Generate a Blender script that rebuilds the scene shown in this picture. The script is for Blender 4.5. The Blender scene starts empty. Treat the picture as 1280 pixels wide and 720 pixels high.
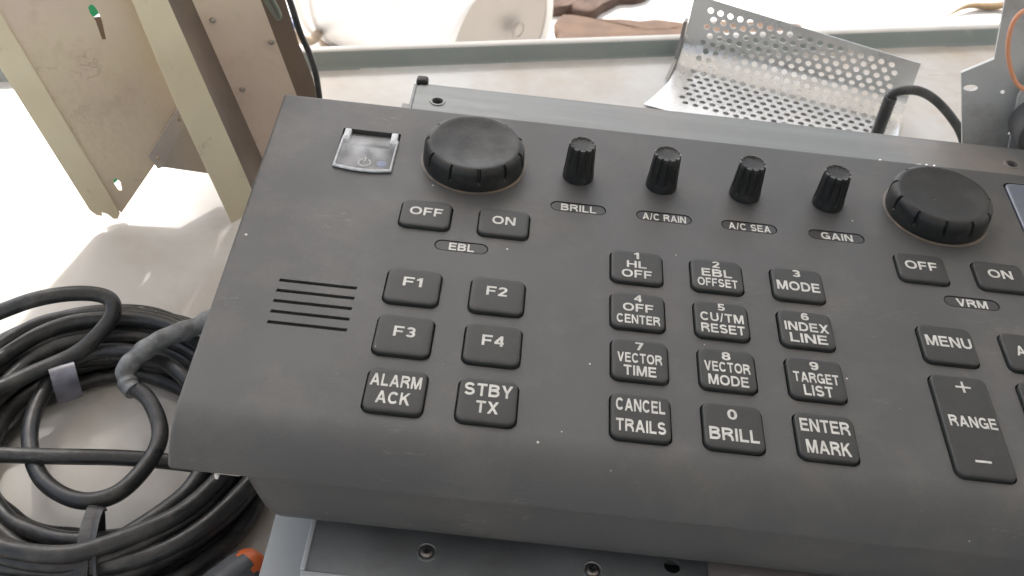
import bpy, bmesh, math, random
from mathutils import Vector, Matrix, noise
from mathutils.geometry import delaunay_2d_cdt
random.seed(7)
S = 0.001                      # everything below is written in millimetres
R = math.radians
scene = bpy.context.scene
COL = scene.collection

# ---------------------------------------------------------------- camera
cam_d = bpy.data.cameras.new("camera"); cam = bpy.data.objects.new("camera", cam_d); COL.objects.link(cam)
cx = Vector((0.99407349, 0.06825097, 0.08461506))
cy = Vector((-0.10848481, 0.67290335, 0.73173228))
cz = Vector((-0.00699632, -0.7365751, 0.67631957))
cam.matrix_world = Matrix(((cx.x, cy.x, cz.x, -35.1104 * S), (cx.y, cy.y, cz.y, -225.21 * S), (cx.z, cy.z, cz.z, 193.8565 * S), (0, 0, 0, 1)))
cam_d.sensor_width = 36; cam_d.lens = 1360.287 / 1280 * 36
cam_d.clip_start = 0.02; cam_d.clip_end = 200
cam_d.dof.use_dof = True; cam_d.dof.focus_distance = 0.30; cam_d.dof.aperture_fstop = 48
scene.camera = cam

# ---------------------------------------------------------------- world, sun, exposure
SUN_EL, SUN_AZ = 50, -22       # sun comes from behind the table, a little to the left (azimuth from +Y towards +X)
w = bpy.data.worlds.new("World"); scene.world = w; w.use_nodes = True
nt = w.node_tree; bg = nt.nodes["Background"]
sky = nt.nodes.new("ShaderNodeTexSky"); sky.sky_type = 'NISHITA'; sky.sun_disc = False
sky.sun_elevation = R(SUN_EL); sky.sun_rotation = R(SUN_AZ); sky.air_density = 1.0; sky.dust_density = 3.0; sky.ozone_density = 0.6
hs = nt.nodes.new("ShaderNodeHueSaturation"); hs.inputs['Saturation'].default_value = 0.5
nt.links.new(sky.outputs[0], hs.inputs['Color']); nt.links.new(hs.outputs[0], bg.inputs[0]); bg.inputs[1].default_value = 0.13
sl = bpy.data.lights.new("sun", 'SUN'); sun = bpy.data.objects.new("sun", sl); COL.objects.link(sun)
sl.energy = 4.0; sl.angle = R(4.0); sl.color = (1, 0.955, 0.90)
sd = Vector((math.sin(R(SUN_AZ)) * math.cos(R(SUN_EL)), math.cos(R(SUN_AZ)) * math.cos(R(SUN_EL)), math.sin(R(SUN_EL))))
sun.rotation_euler = sd.to_track_quat('Z', 'Y').to_euler()
scene.view_settings.view_transform = 'Standard'; scene.view_settings.look = 'None'
scene.view_settings.exposure = 1.15; scene.view_settings.gamma = 1

# ---------------------------------------------------------------- materials
def mat(name, col, rough=0.5, metal=0.0, var=0.0, vscale=60, bump=0.0, bscale=900, spec=0.5, col2=None, specks=0.0, speck_col=(.5,.48,.44), rvar=0.0,
        stretch=None, smudge=None, scratches=()):
    m = bpy.data.materials.new(name); m.use_nodes = True
    n = m.node_tree; L = n.links; b = n.nodes["Principled BSDF"]
    b.inputs['Roughness'].default_value = rough; b.inputs['Metallic'].default_value = metal
    b.inputs['Specular IOR Level'].default_value = spec
    tc = n.nodes.new("ShaderNodeTexCoord"); src = tc.outputs['Object']
    if stretch:
        mp = n.nodes.new("ShaderNodeMapping"); mp.inputs['Scale'].default_value = stretch; L.new(src, mp.inputs[0]); src2 = mp.outputs[0]
    else: src2 = src
    def nz(scale, det=4, s=None, rgh=.55):
        t = n.nodes.new("ShaderNodeTexNoise"); t.inputs['Scale'].default_value = scale; t.inputs['Detail'].default_value = det
        t.inputs['Roughness'].default_value = rgh; L.new(s or src, t.inputs['Vector']); return t
    def mix(f, a, c):
        x = n.nodes.new("ShaderNodeMix"); x.data_type = 'RGBA'
        if hasattr(f, 'links'): L.new(f, x.inputs[0])
        else: x.inputs[0].default_value = f
        for k, v in ((6, a), (7, c)):
            if isinstance(v, tuple): x.inputs[k].default_value = (*v, 1)
            else: L.new(v, x.inputs[k])
        return x.outputs[2]
    def ramp(s, lo, hi):
        r = n.nodes.new("ShaderNodeMapRange"); r.inputs[1].default_value = lo; r.inputs[2].default_value = hi; L.new(s, r.inputs[0]); return r.outputs[0]
    c = tuple(col)
    if var or col2:
        t = nz(vscale, 5, src2); d = col2 or tuple(min(1, x * (1 - var)) for x in col)
        c = mix(ramp(t.outputs[0], .35, .65), tuple(col), tuple(d))
    if smudge:                                   # (colour, scale, low, high)
        t = nz(smudge[1], 6, src, .7); c = mix(ramp(t.outputs[0], smudge[2], smudge[3]), c, tuple(smudge[0]))
    if specks:
        v = n.nodes.new("ShaderNodeTexVoronoi"); v.inputs['Scale'].default_value = 170; L.new(src, v.inputs['Vector'])
        mth = n.nodes.new("ShaderNodeMath"); mth.operation = 'LESS_THAN'; L.new(v.outputs['Distance'], mth.inputs[0])
        sep = n.nodes.new("ShaderNodeSeparateColor"); L.new(v.outputs['Color'], sep.inputs[0])
        pw = n.nodes.new("ShaderNodeMath"); pw.operation = 'POWER'; L.new(sep.outputs[0], pw.inputs[0]); pw.inputs[1].default_value = 8
        ml = n.nodes.new("ShaderNodeMath"); ml.operation = 'MULTIPLY'; L.new(pw.outputs[0], ml.inputs[0]); ml.inputs[1].default_value = specks
        L.new(ml.outputs[0], mth.inputs[1]); c = mix(mth.outputs[0], c, tuple(speck_col))
    for sc_, ang, wd_, amt, scol in scratches:
        mp = n.nodes.new("ShaderNodeMapping"); mp.inputs['Rotation'].default_value = (0, 0, R(ang)); mp.inputs['Scale'].default_value = (sc_ * .16, sc_, sc_); L.new(src, mp.inputs[0])
        nn_ = n.nodes.new("ShaderNodeTexNoise"); nn_.inputs['Scale'].default_value = 1; nn_.inputs['Detail'].default_value = 2; L.new(mp.outputs[0], nn_.inputs['Vector'])
        sb = n.nodes.new("ShaderNodeMath"); sb.operation = 'SUBTRACT'; L.new(nn_.outputs[0], sb.inputs[0]); sb.inputs[1].default_value = .5
        ab = n.nodes.new("ShaderNodeMath"); ab.operation = 'ABSOLUTE'; L.new(sb.outputs[0], ab.inputs[0])
        l1 = n.nodes.new("ShaderNodeMapRange"); L.new(ab.outputs[0], l1.inputs[0]); l1.inputs[1].default_value = 0; l1.inputs[2].default_value = wd_; l1.inputs[3].default_value = amt; l1.inputs[4].default_value = 0
        mk = nz(sc_ * .11, 3); rr_ = ramp(mk.outputs[0], .60, .68); ml2 = n.nodes.new("ShaderNodeMath"); ml2.operation = 'MULTIPLY'; L.new(l1.outputs[0], ml2.inputs[0]); L.new(rr_, ml2.inputs[1])
        c = mix(ml2.outputs[0], c, tuple(scol))
    if isinstance(c, tuple): b.inputs['Base Color'].default_value = (*c, 1)
    else: L.new(c, b.inputs['Base Color'])
    if rvar:
        t = nz(vscale * 1.7, 5, src2); r = n.nodes.new("ShaderNodeMapRange"); L.new(t.outputs[0], r.inputs[0])
        r.inputs[1].default_value = .3; r.inputs[2].default_value = .7; r.inputs[3].default_value = rough - rvar; r.inputs[4].default_value = rough + rvar
        L.new(r.outputs[0], b.inputs['Roughness'])
    if bump:
        t = nz(bscale, 3, src2); bp = n.nodes.new("ShaderNodeBump"); bp.inputs['Strength'].default_value = bump; bp.inputs['Distance'].default_value = 0.0003
        L.new(t.outputs[0], bp.inputs['Height']); L.new(bp.outputs[0], b.inputs['Normal'])
    return m

M = {}
M['housing'] = mat('grey_plastic', (.071, .0705, .0705), .5, var=.10, vscale=22, bump=.22, bscale=2600, specks=.07, rvar=.06, smudge=((.105, .098, .088), 30, .48, .80), scratches=((260, 20, .012, .5, (.17, .16, .145)), (420, -50, .010, .5, (.18, .17, .16)), (150, 75, .012, .35, (.14, .13, .12))))
M['well'] = mat('dark_gap', (.012, .012, .012), .7)
M['key'] = mat('key_rubber', (.029, .030, .0285), .46, spec=.4, var=.14, vscale=130, bump=.2, bscale=1800, specks=.035, smudge=((.046, .045, .042), 90, .55, .8))
M['badge'] = mat('label_strip', (.026, .026, .026), .42, var=.1, vscale=160)
M['knob'] = mat('knob_plastic', (.018, .0185, .018), .45, spec=.35, var=.2, vscale=120, bump=.25, bscale=1500, specks=.05, smudge=((.055, .054, .048), 55, .48, .8), rvar=.1, scratches=((300, 20, .02, .5, (.08, .08, .07)),))
M['print'] = mat('white_print', (.60, .59, .55), .5, var=.25, vscale=500)
M['steel'] = mat('painted_steel', (.21, .22, .215), .40, metal=.35, stretch=(.15, 3, 3), smudge=((.25, .225, .205), 18, .5, .7), var=.14, vscale=60, bump=.1, bscale=500, rvar=.08)
M['steel_dark'] = mat('galvanised_steel', (.36, .38, .39), .38, metal=.75, var=.25, vscale=45, bump=.15, bscale=400, rvar=.1, smudge=((.30, .28, .27), 60, .55, .8))
M['zinc'] = mat('yellow_zinc', (.74, .63, .46), .36, metal=.35, vscale=20, col2=(.70, .56, .48), bump=.35, bscale=350, rvar=.1, smudge=((.50, .40, .25), 30, .54, .85), scratches=((300, 60, .03, .8, (.22, .17, .10)), (240, -30, .02, .6, (.30, .24, .15))))
M['zinc_lip'] = mat('yellow_zinc_edge', (.80, .72, .53), .40, metal=.25, vscale=40, col2=(.74, .65, .46), bump=.25, bscale=350, rvar=.1, smudge=((.35, .31, .2), 150, .62, .8))
M['zinc_shade'] = mat('shaded_zinc', (.17, .13, .10), .45, metal=.4, vscale=30, col2=(.13, .10, .08), rvar=.1)  # darker zinc copy: shade on turned-away walls put into the colour
M['perf'] = mat('perforated_sheet', (.78, .78, .77), .27, metal=.8, var=.15, vscale=40, rvar=.08)
M['table'] = mat('table_paint', (.635, .645, .64), .36, vscale=6, col2=(.62, .58, .525), bump=.12, bscale=160, specks=.05, speck_col=(.28, .24, .2), smudge=((.50, .43, .36), 9, .45, .70), rvar=.14, scratches=((90, 35, .02, .5, (.42, .36, .30)), (50, -60, .02, .5, (.5, .44, .38))))
M['rim'] = mat('table_rim_paint', (.30, .33, .31), .42, vscale=25, col2=(.26, .295, .28), specks=.06, speck_col=(.6, .6, .58), smudge=((.52, .50, .46), 30, .55, .75))
M['cable'] = mat('black_cable', (.028, .029, .030), .36, var=.25, vscale=140, bump=.3, bscale=700, smudge=((.10, .095, .088), 90, .50, .80), rvar=.1, scratches=((200, 30, .02, .5, (.12, .115, .11)),))
M['tape'] = mat('grey_sheath', (.25, .26, .26), .42, col2=(.10, .10, .10), vscale=200, bump=.8, bscale=500, smudge=((.30, .24, .2), 160, .6, .8))
M['film'] = mat('label_film', (.17, .17, .21), .25, var=.4, vscale=200)
M['screw'] = mat('screw_steel', (.30, .27, .25), .35, metal=.9, var=.4, vscale=600)
M['hole'] = mat('dark_hole', (.01, .01, .01), .8)
M['bolt'] = mat('stud_metal', (.5, .46, .40), .35, metal=.8, var=.3, vscale=500)
M['green'] = mat('green_board', (.02, .33, .16), .4)
M['orange'] = mat('orange_rubber', (.62, .13, .03), .45, var=.3, vscale=200)
M['wire'] = mat('orange_wire', (.80, .36, .20), .4)
M['grip'] = mat('dark_grip', (.07, .075, .08), .55, bump=.4, bscale=900, var=.3, vscale=200)
M['bucket'] = mat('white_bucket', (.80, .77, .73), .4, var=.05, vscale=12)
M['bucket_end'] = mat('bucket_base', (.36, .32, .285), .45, var=.06, vscale=12)
M['ground'] = mat('pale_ground', (.80, .79, .77), .9, vscale=5, col2=(.74, .70, .65), bump=.4, bscale=120)
M['shaded_soil'] = mat('shaded_soil_patch', (.085, .052, .036), .85, vscale=22, col2=(.12, .073, .046), bump=1, bscale=90, smudge=((.20, .12, .06), 30, .62, .75))  # shade on the ground put into a brown colour
M['dark_shade_patch'] = mat('dark_soil_shade', (.06, .035, .028), .9, vscale=30, col2=(.12, .08, .06), bump=1, bscale=120)  # darker brown that stands in for shaded ground
M['hose'] = mat('tan_hose', (.42, .33, .24), .55, var=.2, vscale=40)
M['cloth'] = mat('blue_cloth', (.10, .14, .26), .8, vscale=28, col2=(.7, .7, .72))
M['leaf'] = mat('dry_leaf', (.20, .13, .06), .8, var=.4, vscale=60)
M['liptop'] = mat('rim_edge_paint', (.60, .59, .56), .45, vscale=40, col2=(.52, .50, .47), specks=.05, speck_col=(.3, .2, .15))
M['sun_blocker'] = mat('sun_blocker_grey', (.55, .54, .52), .8, var=.2, vscale=3)
M['foil'] = mat('torn_foil', (.75, .74, .72), .25, metal=.7, var=.3, vscale=800)
M['steel_light'] = mat('light_grey_paint', (.42, .44, .45), .42, metal=.15, var=.08, vscale=25, rvar=.06)
M['pinkmetal'] = mat('pale_strip', (.17, .15, .145), .5, var=.1, vscale=60)
M['bracket'] = mat('bracket_zinc', (.50, .44, .39), .4, metal=.25, var=.12, vscale=60, rvar=.08)
M['galv'] = mat('galvanised_plate', (.60, .61, .59), .45, metal=.1, var=.15, vscale=35, bump=.15, bscale=300, rvar=.08, smudge=((.34, .30, .28), 40, .5, .8))
M['greenwire'] = mat('green_grey_wire', (.16, .18, .14), .5)
M['strapm'] = mat('black_strap', (.022, .022, .023), .4, bump=.5, bscale=600)
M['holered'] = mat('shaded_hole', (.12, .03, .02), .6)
M['perfdark'] = mat('perforated_cover_edge', (.25, .24, .23), .45, metal=.6)
M['roundm'] = mat('dark_grey_casting', (.09, .09, .09), .5, var=.1)
M['rust'] = mat('rust_stain', (.16, .115, .085), .6, var=.3, vscale=120)
def acrylic():
    m = bpy.data.materials.new('clear_acrylic'); m.use_nodes = True; n = m.node_tree; b = n.nodes["Principled BSDF"]
    b.inputs['Base Color'].default_value = (.8, .82, .85, 1); b.inputs['Roughness'].default_value = .22
    tr = n.nodes.new("ShaderNodeBsdfTransparent"); mx = n.nodes.new("ShaderNodeMixShader")
    tc = n.nodes.new("ShaderNodeTexCoord"); t = n.nodes.new("ShaderNodeTexNoise"); t.inputs['Scale'].default_value = 160; t.inputs['Detail'].default_value = 5
    n.links.new(tc.outputs['Object'], t.inputs['Vector']); r = n.nodes.new("ShaderNodeMapRange")
    r.inputs[1].default_value = .4; r.inputs[2].default_value = .8; r.inputs[3].default_value = .09; r.inputs[4].default_value = .34
    n.links.new(t.outputs[0], r.inputs[0]); n.links.new(r.outputs[0], mx.inputs[0])
    n.links.new(tr.outputs[0], mx.inputs[1]); n.links.new(b.outputs[0], mx.inputs[2])
    n.links.new(mx.outputs[0], n.nodes['Material Output'].inputs[0]); return m
M['acrylic'] = acrylic()
M['plate'] = mat('smooth_grey_plate', (.13, .145, .18), .3, var=.1, vscale=40)
M['acrylic_edge'] = mat('frosted_acrylic_edge', (.62, .64, .66), .3, var=.35, vscale=500)
def led():
    m = mat('blue_led_lens', (.10, .13, .30), .25); return m
M['led'] = led()

# ---------------------------------------------------------------- helpers
def finish(bm, name, m, parent=None, smooth=None, label=None, cat=None, group=None, kind=None, fmap=None, weld=True):
    if fmap:
        for v in bm.verts: v.co = fmap(v.co)
    if weld: bmesh.ops.remove_doubles(bm, verts=bm.verts, dist=1e-4)
    bmesh.ops.recalc_face_normals(bm, faces=bm.faces)
    me = bpy.data.meshes.new(name)
    bmesh.ops.scale(bm, vec=(S, S, S), verts=bm.verts)
    bm.to_mesh(me); bm.free()
    for x in (m if isinstance(m, list) else [m]): me.materials.append(M[x])
    if smooth is not None:
        for p in me.polygons: p.use_smooth = True
        me.set_sharp_from_angle(angle=R(smooth))
    o = bpy.data.objects.new(name, me); COL.objects.link(o)
    if parent: o.parent = parent; o.matrix_parent_inverse = Matrix.Translation(-parent.location)
    tag(o, label, cat, group, kind)
    return o
def tag(o, label=None, cat=None, group=None, kind=None):
    if label: o['label'] = label
    if cat: o['category'] = cat
    if group: o['group'] = group
    if kind: o['kind'] = kind
    return o
def thing(name, loc, label, cat, group=None):
    o = bpy.data.objects.new(name, None); o.empty_display_size = .01; COL.objects.link(o)
    o.location = Vector(loc) * S; return tag(o, label, cat, group)
def box(bm, a, b, bevel=0, seg=2, mi=0):
    a, b = Vector(a), Vector(b)
    r = bmesh.ops.create_cube(bm, size=1)
    for v in r['verts']: v.co = Vector([(a[i] + b[i]) / 2 + v.co[i] * (b[i] - a[i]) for i in range(3)])
    es = list({e for v in r['verts'] for e in v.link_edges})
    fs = list({f for v in r['verts'] for f in v.link_faces})
    for f in fs: f.material_index = mi
    if bevel: bmesh.ops.bevel(bm, geom=es, offset=bevel, segments=seg, affect='EDGES', profile=.5)
def rrect(hw, hh, r, n=5):
    r = min(r, hw, hh); P = []
    for qx, qy, a0 in ((1, 1, 0), (-1, 1, 90), (-1, -1, 180), (1, -1, 270)):
        for k in range(n + 1):
            a = R(a0 + 90 * k / n); P.append((qx * (hw - r) + r * math.cos(a), qy * (hh - r) + r * math.sin(a)))
    return P
def loft(bm, rings, cap0=True, cap1=True, closed=True, mi=0):
    V = [[bm.verts.new(p) for p in ring] for ring in rings]
    n = len(V[0])
    for a, b in zip(V, V[1:]):
        for i in range(n if closed else n - 1):
            f = bm.faces.new((a[i], a[(i + 1) % n], b[(i + 1) % n], b[i])); f.material_index = mi
    if cap0: bm.faces.new(V[0][::-1]).material_index = mi
    if cap1: bm.faces.new(V[-1]).material_index = mi
    return V
def catmull(P, n=8, closed=False):
    P = [Vector(p) for p in P]; out = []; N = len(P)
    rng = range(N if closed else N - 1)
    for i in rng:
        g = lambda k: P[k % N] if closed else P[max(0, min(N - 1, k))]
        a, b, c, d = g(i - 1), g(i), g(i + 1), g(i + 2)
        for k in range(n):
            t = k / n
            out.append(.5 * ((2 * b) + (c - a) * t + (2 * a - 5 * b + 4 * c - d) * t * t + (3 * b - a - 3 * c + d) * t ** 3))
    if not closed: out.append(P[-1])
    return out
def tube(bm, pts, r, ns=12, closed=False, rfun=None, mi=0, flat=1.0):
    N = len(pts); rings = []; up = None
    for i, p in enumerate(pts):
        if closed: t = (pts[(i + 1) % N] - pts[i - 1])
        else: t = pts[min(N - 1, i + 1)] - pts[max(0, i - 1)]
        t.normalize()
        if up is None:
            up = Vector((0, 0, 1)) if abs(t.z) < .9 else Vector((1, 0, 0))
        s = t.cross(up).normalized(); up = s.cross(t).normalized()
        rr = r * (rfun(i / max(1, N - 1)) if rfun else 1)
        rings.append([p + s * rr * math.cos(2 * math.pi * k / ns) + up * rr * flat * math.sin(2 * math.pi * k / ns) for k in range(ns)])
    if closed: rings.append(rings[0])
    loft(bm, rings, not closed, not closed, mi=mi)
def sheet(bm, poly, n, thick, frame, holes=(), mi=0):
    """plate of real thickness: poly in local (e, d) coordinates on plane n of a frame, with holes cut through"""
    P0, E, D, N = frame
    loops = [poly] + [h for h in holes]
    vs = []; es = []
    for lp in loops:
        k = len(vs); vs += [Vector(p) for p in lp]; es += [(k + i, k + (i + 1) % len(lp)) for i in range(len(lp))]
    rv, re, rf, *_ = delaunay_2d_cdt(vs, es, [], 0, 1e-5)
    def inside(p, lp):
        c = False
        for i in range(len(lp)):
            x1, y1 = lp[i]; x2, y2 = lp[i - 1]
            if (y1 > p[1]) != (y2 > p[1]) and p[0] < (x2 - x1) * (p[1] - y1) / (y2 - y1) + x1: c = not c
        return c
    top = [bm.verts.new(P0 + E * v.x + D * v.y + N * n) for v in rv]
    bot = [bm.verts.new(P0 + E * v.x + D * v.y + N * (n - thick)) for v in rv]
    for f in rf:
        c = sum((rv[i] for i in f), Vector((0, 0))) / len(f)
        if inside(c, poly) and not any(inside(c, h) for h in holes):
            bm.faces.new([top[i] for i in f]).material_index = mi; bm.faces.new([bot[i] for i in reversed(f)]).material_index = mi
    edge = {}
    for fc in list(bm.faces):
        pass
    def near(p):
        return min(range(len(rv)), key=lambda i: (rv[i] - Vector(p)).length)
    for lp in loops:
        idx = [near(p) for p in lp]
        for a, b in zip(idx, idx[1:] + idx[:1]):
            if a != b:
                try: bm.faces.new((top[a], top[b], bot[b], bot[a])).material_index = mi
                except ValueError: pass
def circ(x, y, rx, ry=None, n=16, a=0):
    ry = ry or rx; ca, sa = math.cos(R(a)), math.sin(R(a))
    return [(x + rx * math.cos(2 * math.pi * k / n) * ca - ry * math.sin(2 * math.pi * k / n) * sa, y + rx * math.cos(2 * math.pi * k / n) * sa + ry * math.sin(2 * math.pi * k / n) * ca) for k in range(n)]
WORLD = (Vector((0, 0, 0)), Vector((1, 0, 0)), Vector((0, 1, 0)), Vector((0, 0, 1)))

# ---------------------------------------------------------------- the setting
TZ = -75.0
def table_dir(a): return Vector((math.cos(a), math.sin(a), 0))
TA = math.atan2(281.4 - 203.0, 162.8 + 111.4); TE = table_dir(TA); TN = Vector((-TE.y, TE.x, 0))
RIM0 = Vector((-111.4, 203.0, TZ))                       # a point at the foot of the raised rim
bm = bmesh.new()
g = 8000
N = 24
for i in range(1): box(bm, (-g, -g, -860), (g, g, -830))
ground = finish(bm, 'ground', 'ground', kind='structure')
# unseen cover added to shade the table, its edges cut to place the sun
bm = bmesh.new()
RH = 1425.0
sh = Vector((sd.x / sd.z, sd.y / sd.z, 0)) * (RH - TZ)
back = RIM0 + TN * 60
A1, A2, A3 = Vector((-200, 120, 0)), Vector((-212, 20, 0)), Vector((-500, -200, 0))
for edge in ([back + TE * 6500, back + TE * -50, A1, A2, Vector((-260, -400, 0)), Vector((-400, -7000, 0)), Vector((6500, -7000, 0))],):
    pl = [p + sh for p in edge]
    loft(bm, [[(p.x, p.y, z) for p in pl] for z in (RH, RH + 40)])
finish(bm, 'added_sun_blocker', 'sun_blocker', kind='structure')
bm = bmesh.new()
fr = (RIM0, TE, TN, Vector((0, 0, 1)))
# table top: thick board, its back edge folded up as a low rim
prof = [(0, 0), (0.6, .2), (1.2, .8), (1.6, 2), (1.8, 7.6), (2.1, 8.5), (2.9, 9.1), (6.0, 9.1), (7.0, 8.5), (7.2, 7), (7.2, -26), (-900, -26), (-900, 0)]
rings = []
for e in (-620, -300, -100, 0, 100, 300, 700):
    rings.append([RIM0 + TE * e + TN * n + Vector((0, 0, z)) for n, z in prof])
loft(bm, rings)
for f in bm.faces:
    c = f.calc_center_median() - RIM0
    if c.dot(TN) > .3: f.material_index = 1
    if c.z > 8.3: f.material_index = 2
table = thing('work_table', RIM0, 'white painted table with worn grey-green raised rim, under all the equipment', 'table')
finish(bm, 'tabletop', ['table', 'rim', 'liptop'], table, smooth=50)
for e, n in ((-560, -850), (640, -850), (-560, -40), (640, -40)):
    bm = bmesh.new(); c = RIM0 + TE * e + TN * n; box(bm, (c.x - 20, c.y - 20, -830), (c.x + 20, c.y + 20, TZ - 26.2), 2)
    finish(bm, 'leg', 'rim', table)

# ---------------------------------------------------------------- control panel
panel = thing('control_panel', (20, -5, 0), 'dark grey radar control panel with black keys and knobs and white lettering', 'control panel')
UL, UR, VT, VF = -111.0, 175.0, 65.0, -63.0
def skew(c): return Vector((c.x + (65 - c.y) * .032 * max(0, min(1, (-94 - c.x) / 15)), c.y, c.z))
keys = []   # u, v, half width, half height
def kk(name, u, v, hw, hh, lines, vis=None): keys.append((name, u, v, hw, hh, lines))
C1 = (0.05, 22.0, 44.15)
kk('OFF', -59.2, 11.7, 7.0, 5.75, [('OFF', -59.14, 12.46, 9.2, 3.45)])
kk('ON', -37.2, 11.5, 7.0, 5.75, [('ON', -37.22, 12.2, 6.5, 3.5)])
kk('OFF', 81.0, 11.7, 7.0, 5.75, [('OFF', 80.8, 12.5, 9.1, 3.5)])
kk('ON', 103.2, 11.7, 7.0, 5.75, [('ON', 103.2, 12.5, 6.9, 3.5)])
for c, t in enumerate([[('1', 3.4, 1.5, 3.1), ('HL', -.35, 5.6, 3.0), ('OFF', -4.2, 8.5, 3.35)], [('2', 3.3, 2.08, 3.1), ('EBL', -.3, 8.6, 3.35), ('OFFSET', -4.2, 11.3, 3.5)], [('3', 3.3, 2.2, 3.1), ('MODE', -2.1, 11.7, 3.6)]]):
    kk('1', C1[c], -1.2, 7.0, 6.3, [(a, C1[c] - .05, v, w_, h) for a, v, w_, h in t])
for c, t in enumerate([[('4', -13.8, 2.1, 3.1), ('OFF', -17.5, 8.3, 3.2), ('CENTER', -21.9, 11.7, 3.5)], [('5', -13.7, 2.1, 3.1), ('CU/TM', -17.8, 11.8, 3.45), ('RESET', -22.0, 11.8, 3.5)], [('6', -13.8, 2.1, 3.2), ('INDEX', -17.9, 12.0, 3.5), ('LINE', -22.1, 10.1, 3.6)]]):
    kk('4', C1[c], -18.55, 7.0, 6.6, [(a, C1[c] + .1, v, w_, h) for a, v, w_, h in t])
for c, t in enumerate([[('7', -31.5, 2.1, 3.2), ('VECTOR', -35.8, 11.6, 3.6), ('TIME', -40.1, 8.4, 3.65)], [('8', -31.6, 2.3, 3.35), ('VECTOR', -35.6, 11.9, 3.65), ('MODE', -40.1, 10.4, 3.7)], [('9', -31.7, 2.3, 3.4), ('TARGET', -36.0, 11.8, 3.65), ('LIST', -40.3, 7.5, 3.8)]]):
    kk('7', C1[c] + .15, -36.2, 7.05, 6.85, [(a, C1[c] + .1, v, w_, h) for a, v, w_, h in t])
for c, t in enumerate([[('CANCEL', -51.46, 11.7, 3.9), ('TRAILS', -57.8, 11.7, 3.75)], [('0', -50.9, 2.3, 3.5), ('BRILL', -57.3, 11.7, 3.85)], [('ENTER', -51.7, 11.9, 3.95), ('MARK', -58.2, 10.5, 4.0)]]):
    kk('0', C1[c] + .05, -54.8, 7.1, 7.0, [(a, C1[c], v, w_, h) for a, v, w_, h in t])
kk('F1', -58.8, -18.4, 7.0, 6.5, [('F1', -59.0, -17.0, 5.0, 3.4)]); kk('F2', -36.7, -18.5, 7.0, 6.5, [('F2', -36.9, -17.1, 5.4, 3.4)])
kk('F3', -58.6, -36.4, 7.0, 6.8, [('F3', -58.5, -35.4, 5.4, 3.5)]); kk('F4', -36.5, -36.2, 7.0, 6.8, [('F4', -36.5, -35.2, 5.5, 3.6)])
kk('A', -58.0, -54.8, 7.0, 6.8, [('ALARM', -58.2, -52.0, 12.1, 3.8), ('ACK', -58.2, -57.3, 8.0, 3.75)])
kk('S', -36.2, -55.0, 7.0, 6.8, [('STBY', -36.2, -51.8, 11.5, 3.95), ('TX', -36.1, -57.1, 5.3, 3.7)])
kk('MENU', 81.4, -18.7, 7.1, 6.7, [('MENU', 81.6, -17.6, 12.0, 3.8)])
kk('RANGE', 80.9, -46.0, 7.1, 16.1, [('+', 81.6, -33.6, 4.0, 4.0), ('RANGE', 81.3, -45.1, 12.1, 3.8), ('-', 80.8, -57.3, 4.0, .7)])
kk('ACQ', 103.4, -18.5, 7.1, 6.7, [('ACQ', 103.4, -18.0, 8.2, 3.6)])
kk('blank', 103.4, -36.3, 7.1, 6.8, [])
badges = [('EBL', -48.0, 0.2, 7.4), ('BRILL', -16.4, 22.9, 8.1), ('A/C RAIN', 8.5, 22.9, 8.1), ('A/C SEA', 33.3, 22.8, 8.1), ('GAIN', 58.7, 22.9, 8.2), ('VRM', 92.5, 0, 7.7)]
slots = [(-93.35 + .12 * i, -73.0 + .05 * i, -20.35 - 3.85 * i) for i in range(5)]
PW = (-89.3, -71.6, 29.5, 49.7)

holes = []   # (loop, depth, material index of floor)
for k in keys:
    holes.append(([(k[1] + x, k[2] + y) for x, y in rrect(k[3] + .38, k[4] + .38, 2.3, 5)], 1.6, 1))
for t, u, v, hw in badges:
    holes.append(([(u + x, v + y) for x, y in rrect(hw, 2.2, 2.15, 6)], .45, 1))
for a, b, v in slots:
    holes.append(([(a + .15, v - .85), (b - .1, v - .85), (b, v + .3), (a + .25, v + .3)], .9, 0))
holes.append(([(PW[0] + .3, PW[2]), (PW[1], PW[2]), (PW[1], PW[3]), (PW[0], PW[3])], 3.0, 0))
SCR = (116.5, 170.0, 33.0, 59.5)
holes.append(([((SCR[0] + SCR[1]) / 2 + x, (SCR[2] + SCR[3]) / 2 + y) for x, y in rrect((SCR[1] - SCR[0]) / 2, (SCR[3] - SCR[2]) / 2, 2.5, 5)], 1.4, 1))
bm = bmesh.new()
bv = 1.0                                # edge radius of the lid
outer = [(UL + bv, VT - bv), (UR - bv, VT - bv), (UR - bv, VF), (UL + bv, VF)]
vs, es = [], []
for lp in [outer] + [h[0] for h in holes]:
    k = len(vs); vs += [Vector(p) for p in lp]; es += [(k + i, k + (i + 1) % len(lp)) for i in range(len(lp))]
# support loop just inside the border keeps the flat face flat when shaded smooth
sup = [(UL + bv + .6, VT - bv - .6), (UR - bv - .6, VT - bv - .6), (UR - bv - .6, VF + .6), (UL + bv + .6, VF + .6)]
k = len(vs); vs += [Vector(p) for p in sup]; es += [(k + i, k + (i + 1) % 4) for i in range(4)]
rv, re, rf, *_ = delaunay_2d_cdt(vs, es, [], 0, 1e-5)
def inside(p, lp):
    c = False
    for i in range(len(lp)):
        x1, y1 = lp[i]; x2, y2 = lp[i - 1]
        if (y1 > p[1]) != (y2 > p[1]) and p[0] < (x2 - x1) * (p[1] - y1) / (y2 - y1) + x1: c = not c
    return c
V2 = [bm.verts.new((v.x, v.y, 0)) for v in rv]
for f in rf:
    c = sum((rv[i] for i in f), Vector((0, 0))) / len(f)
    if inside(c, outer) and not any(inside(c, h[0]) for h in holes): bm.faces.new([V2[i] for i in f])
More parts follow.
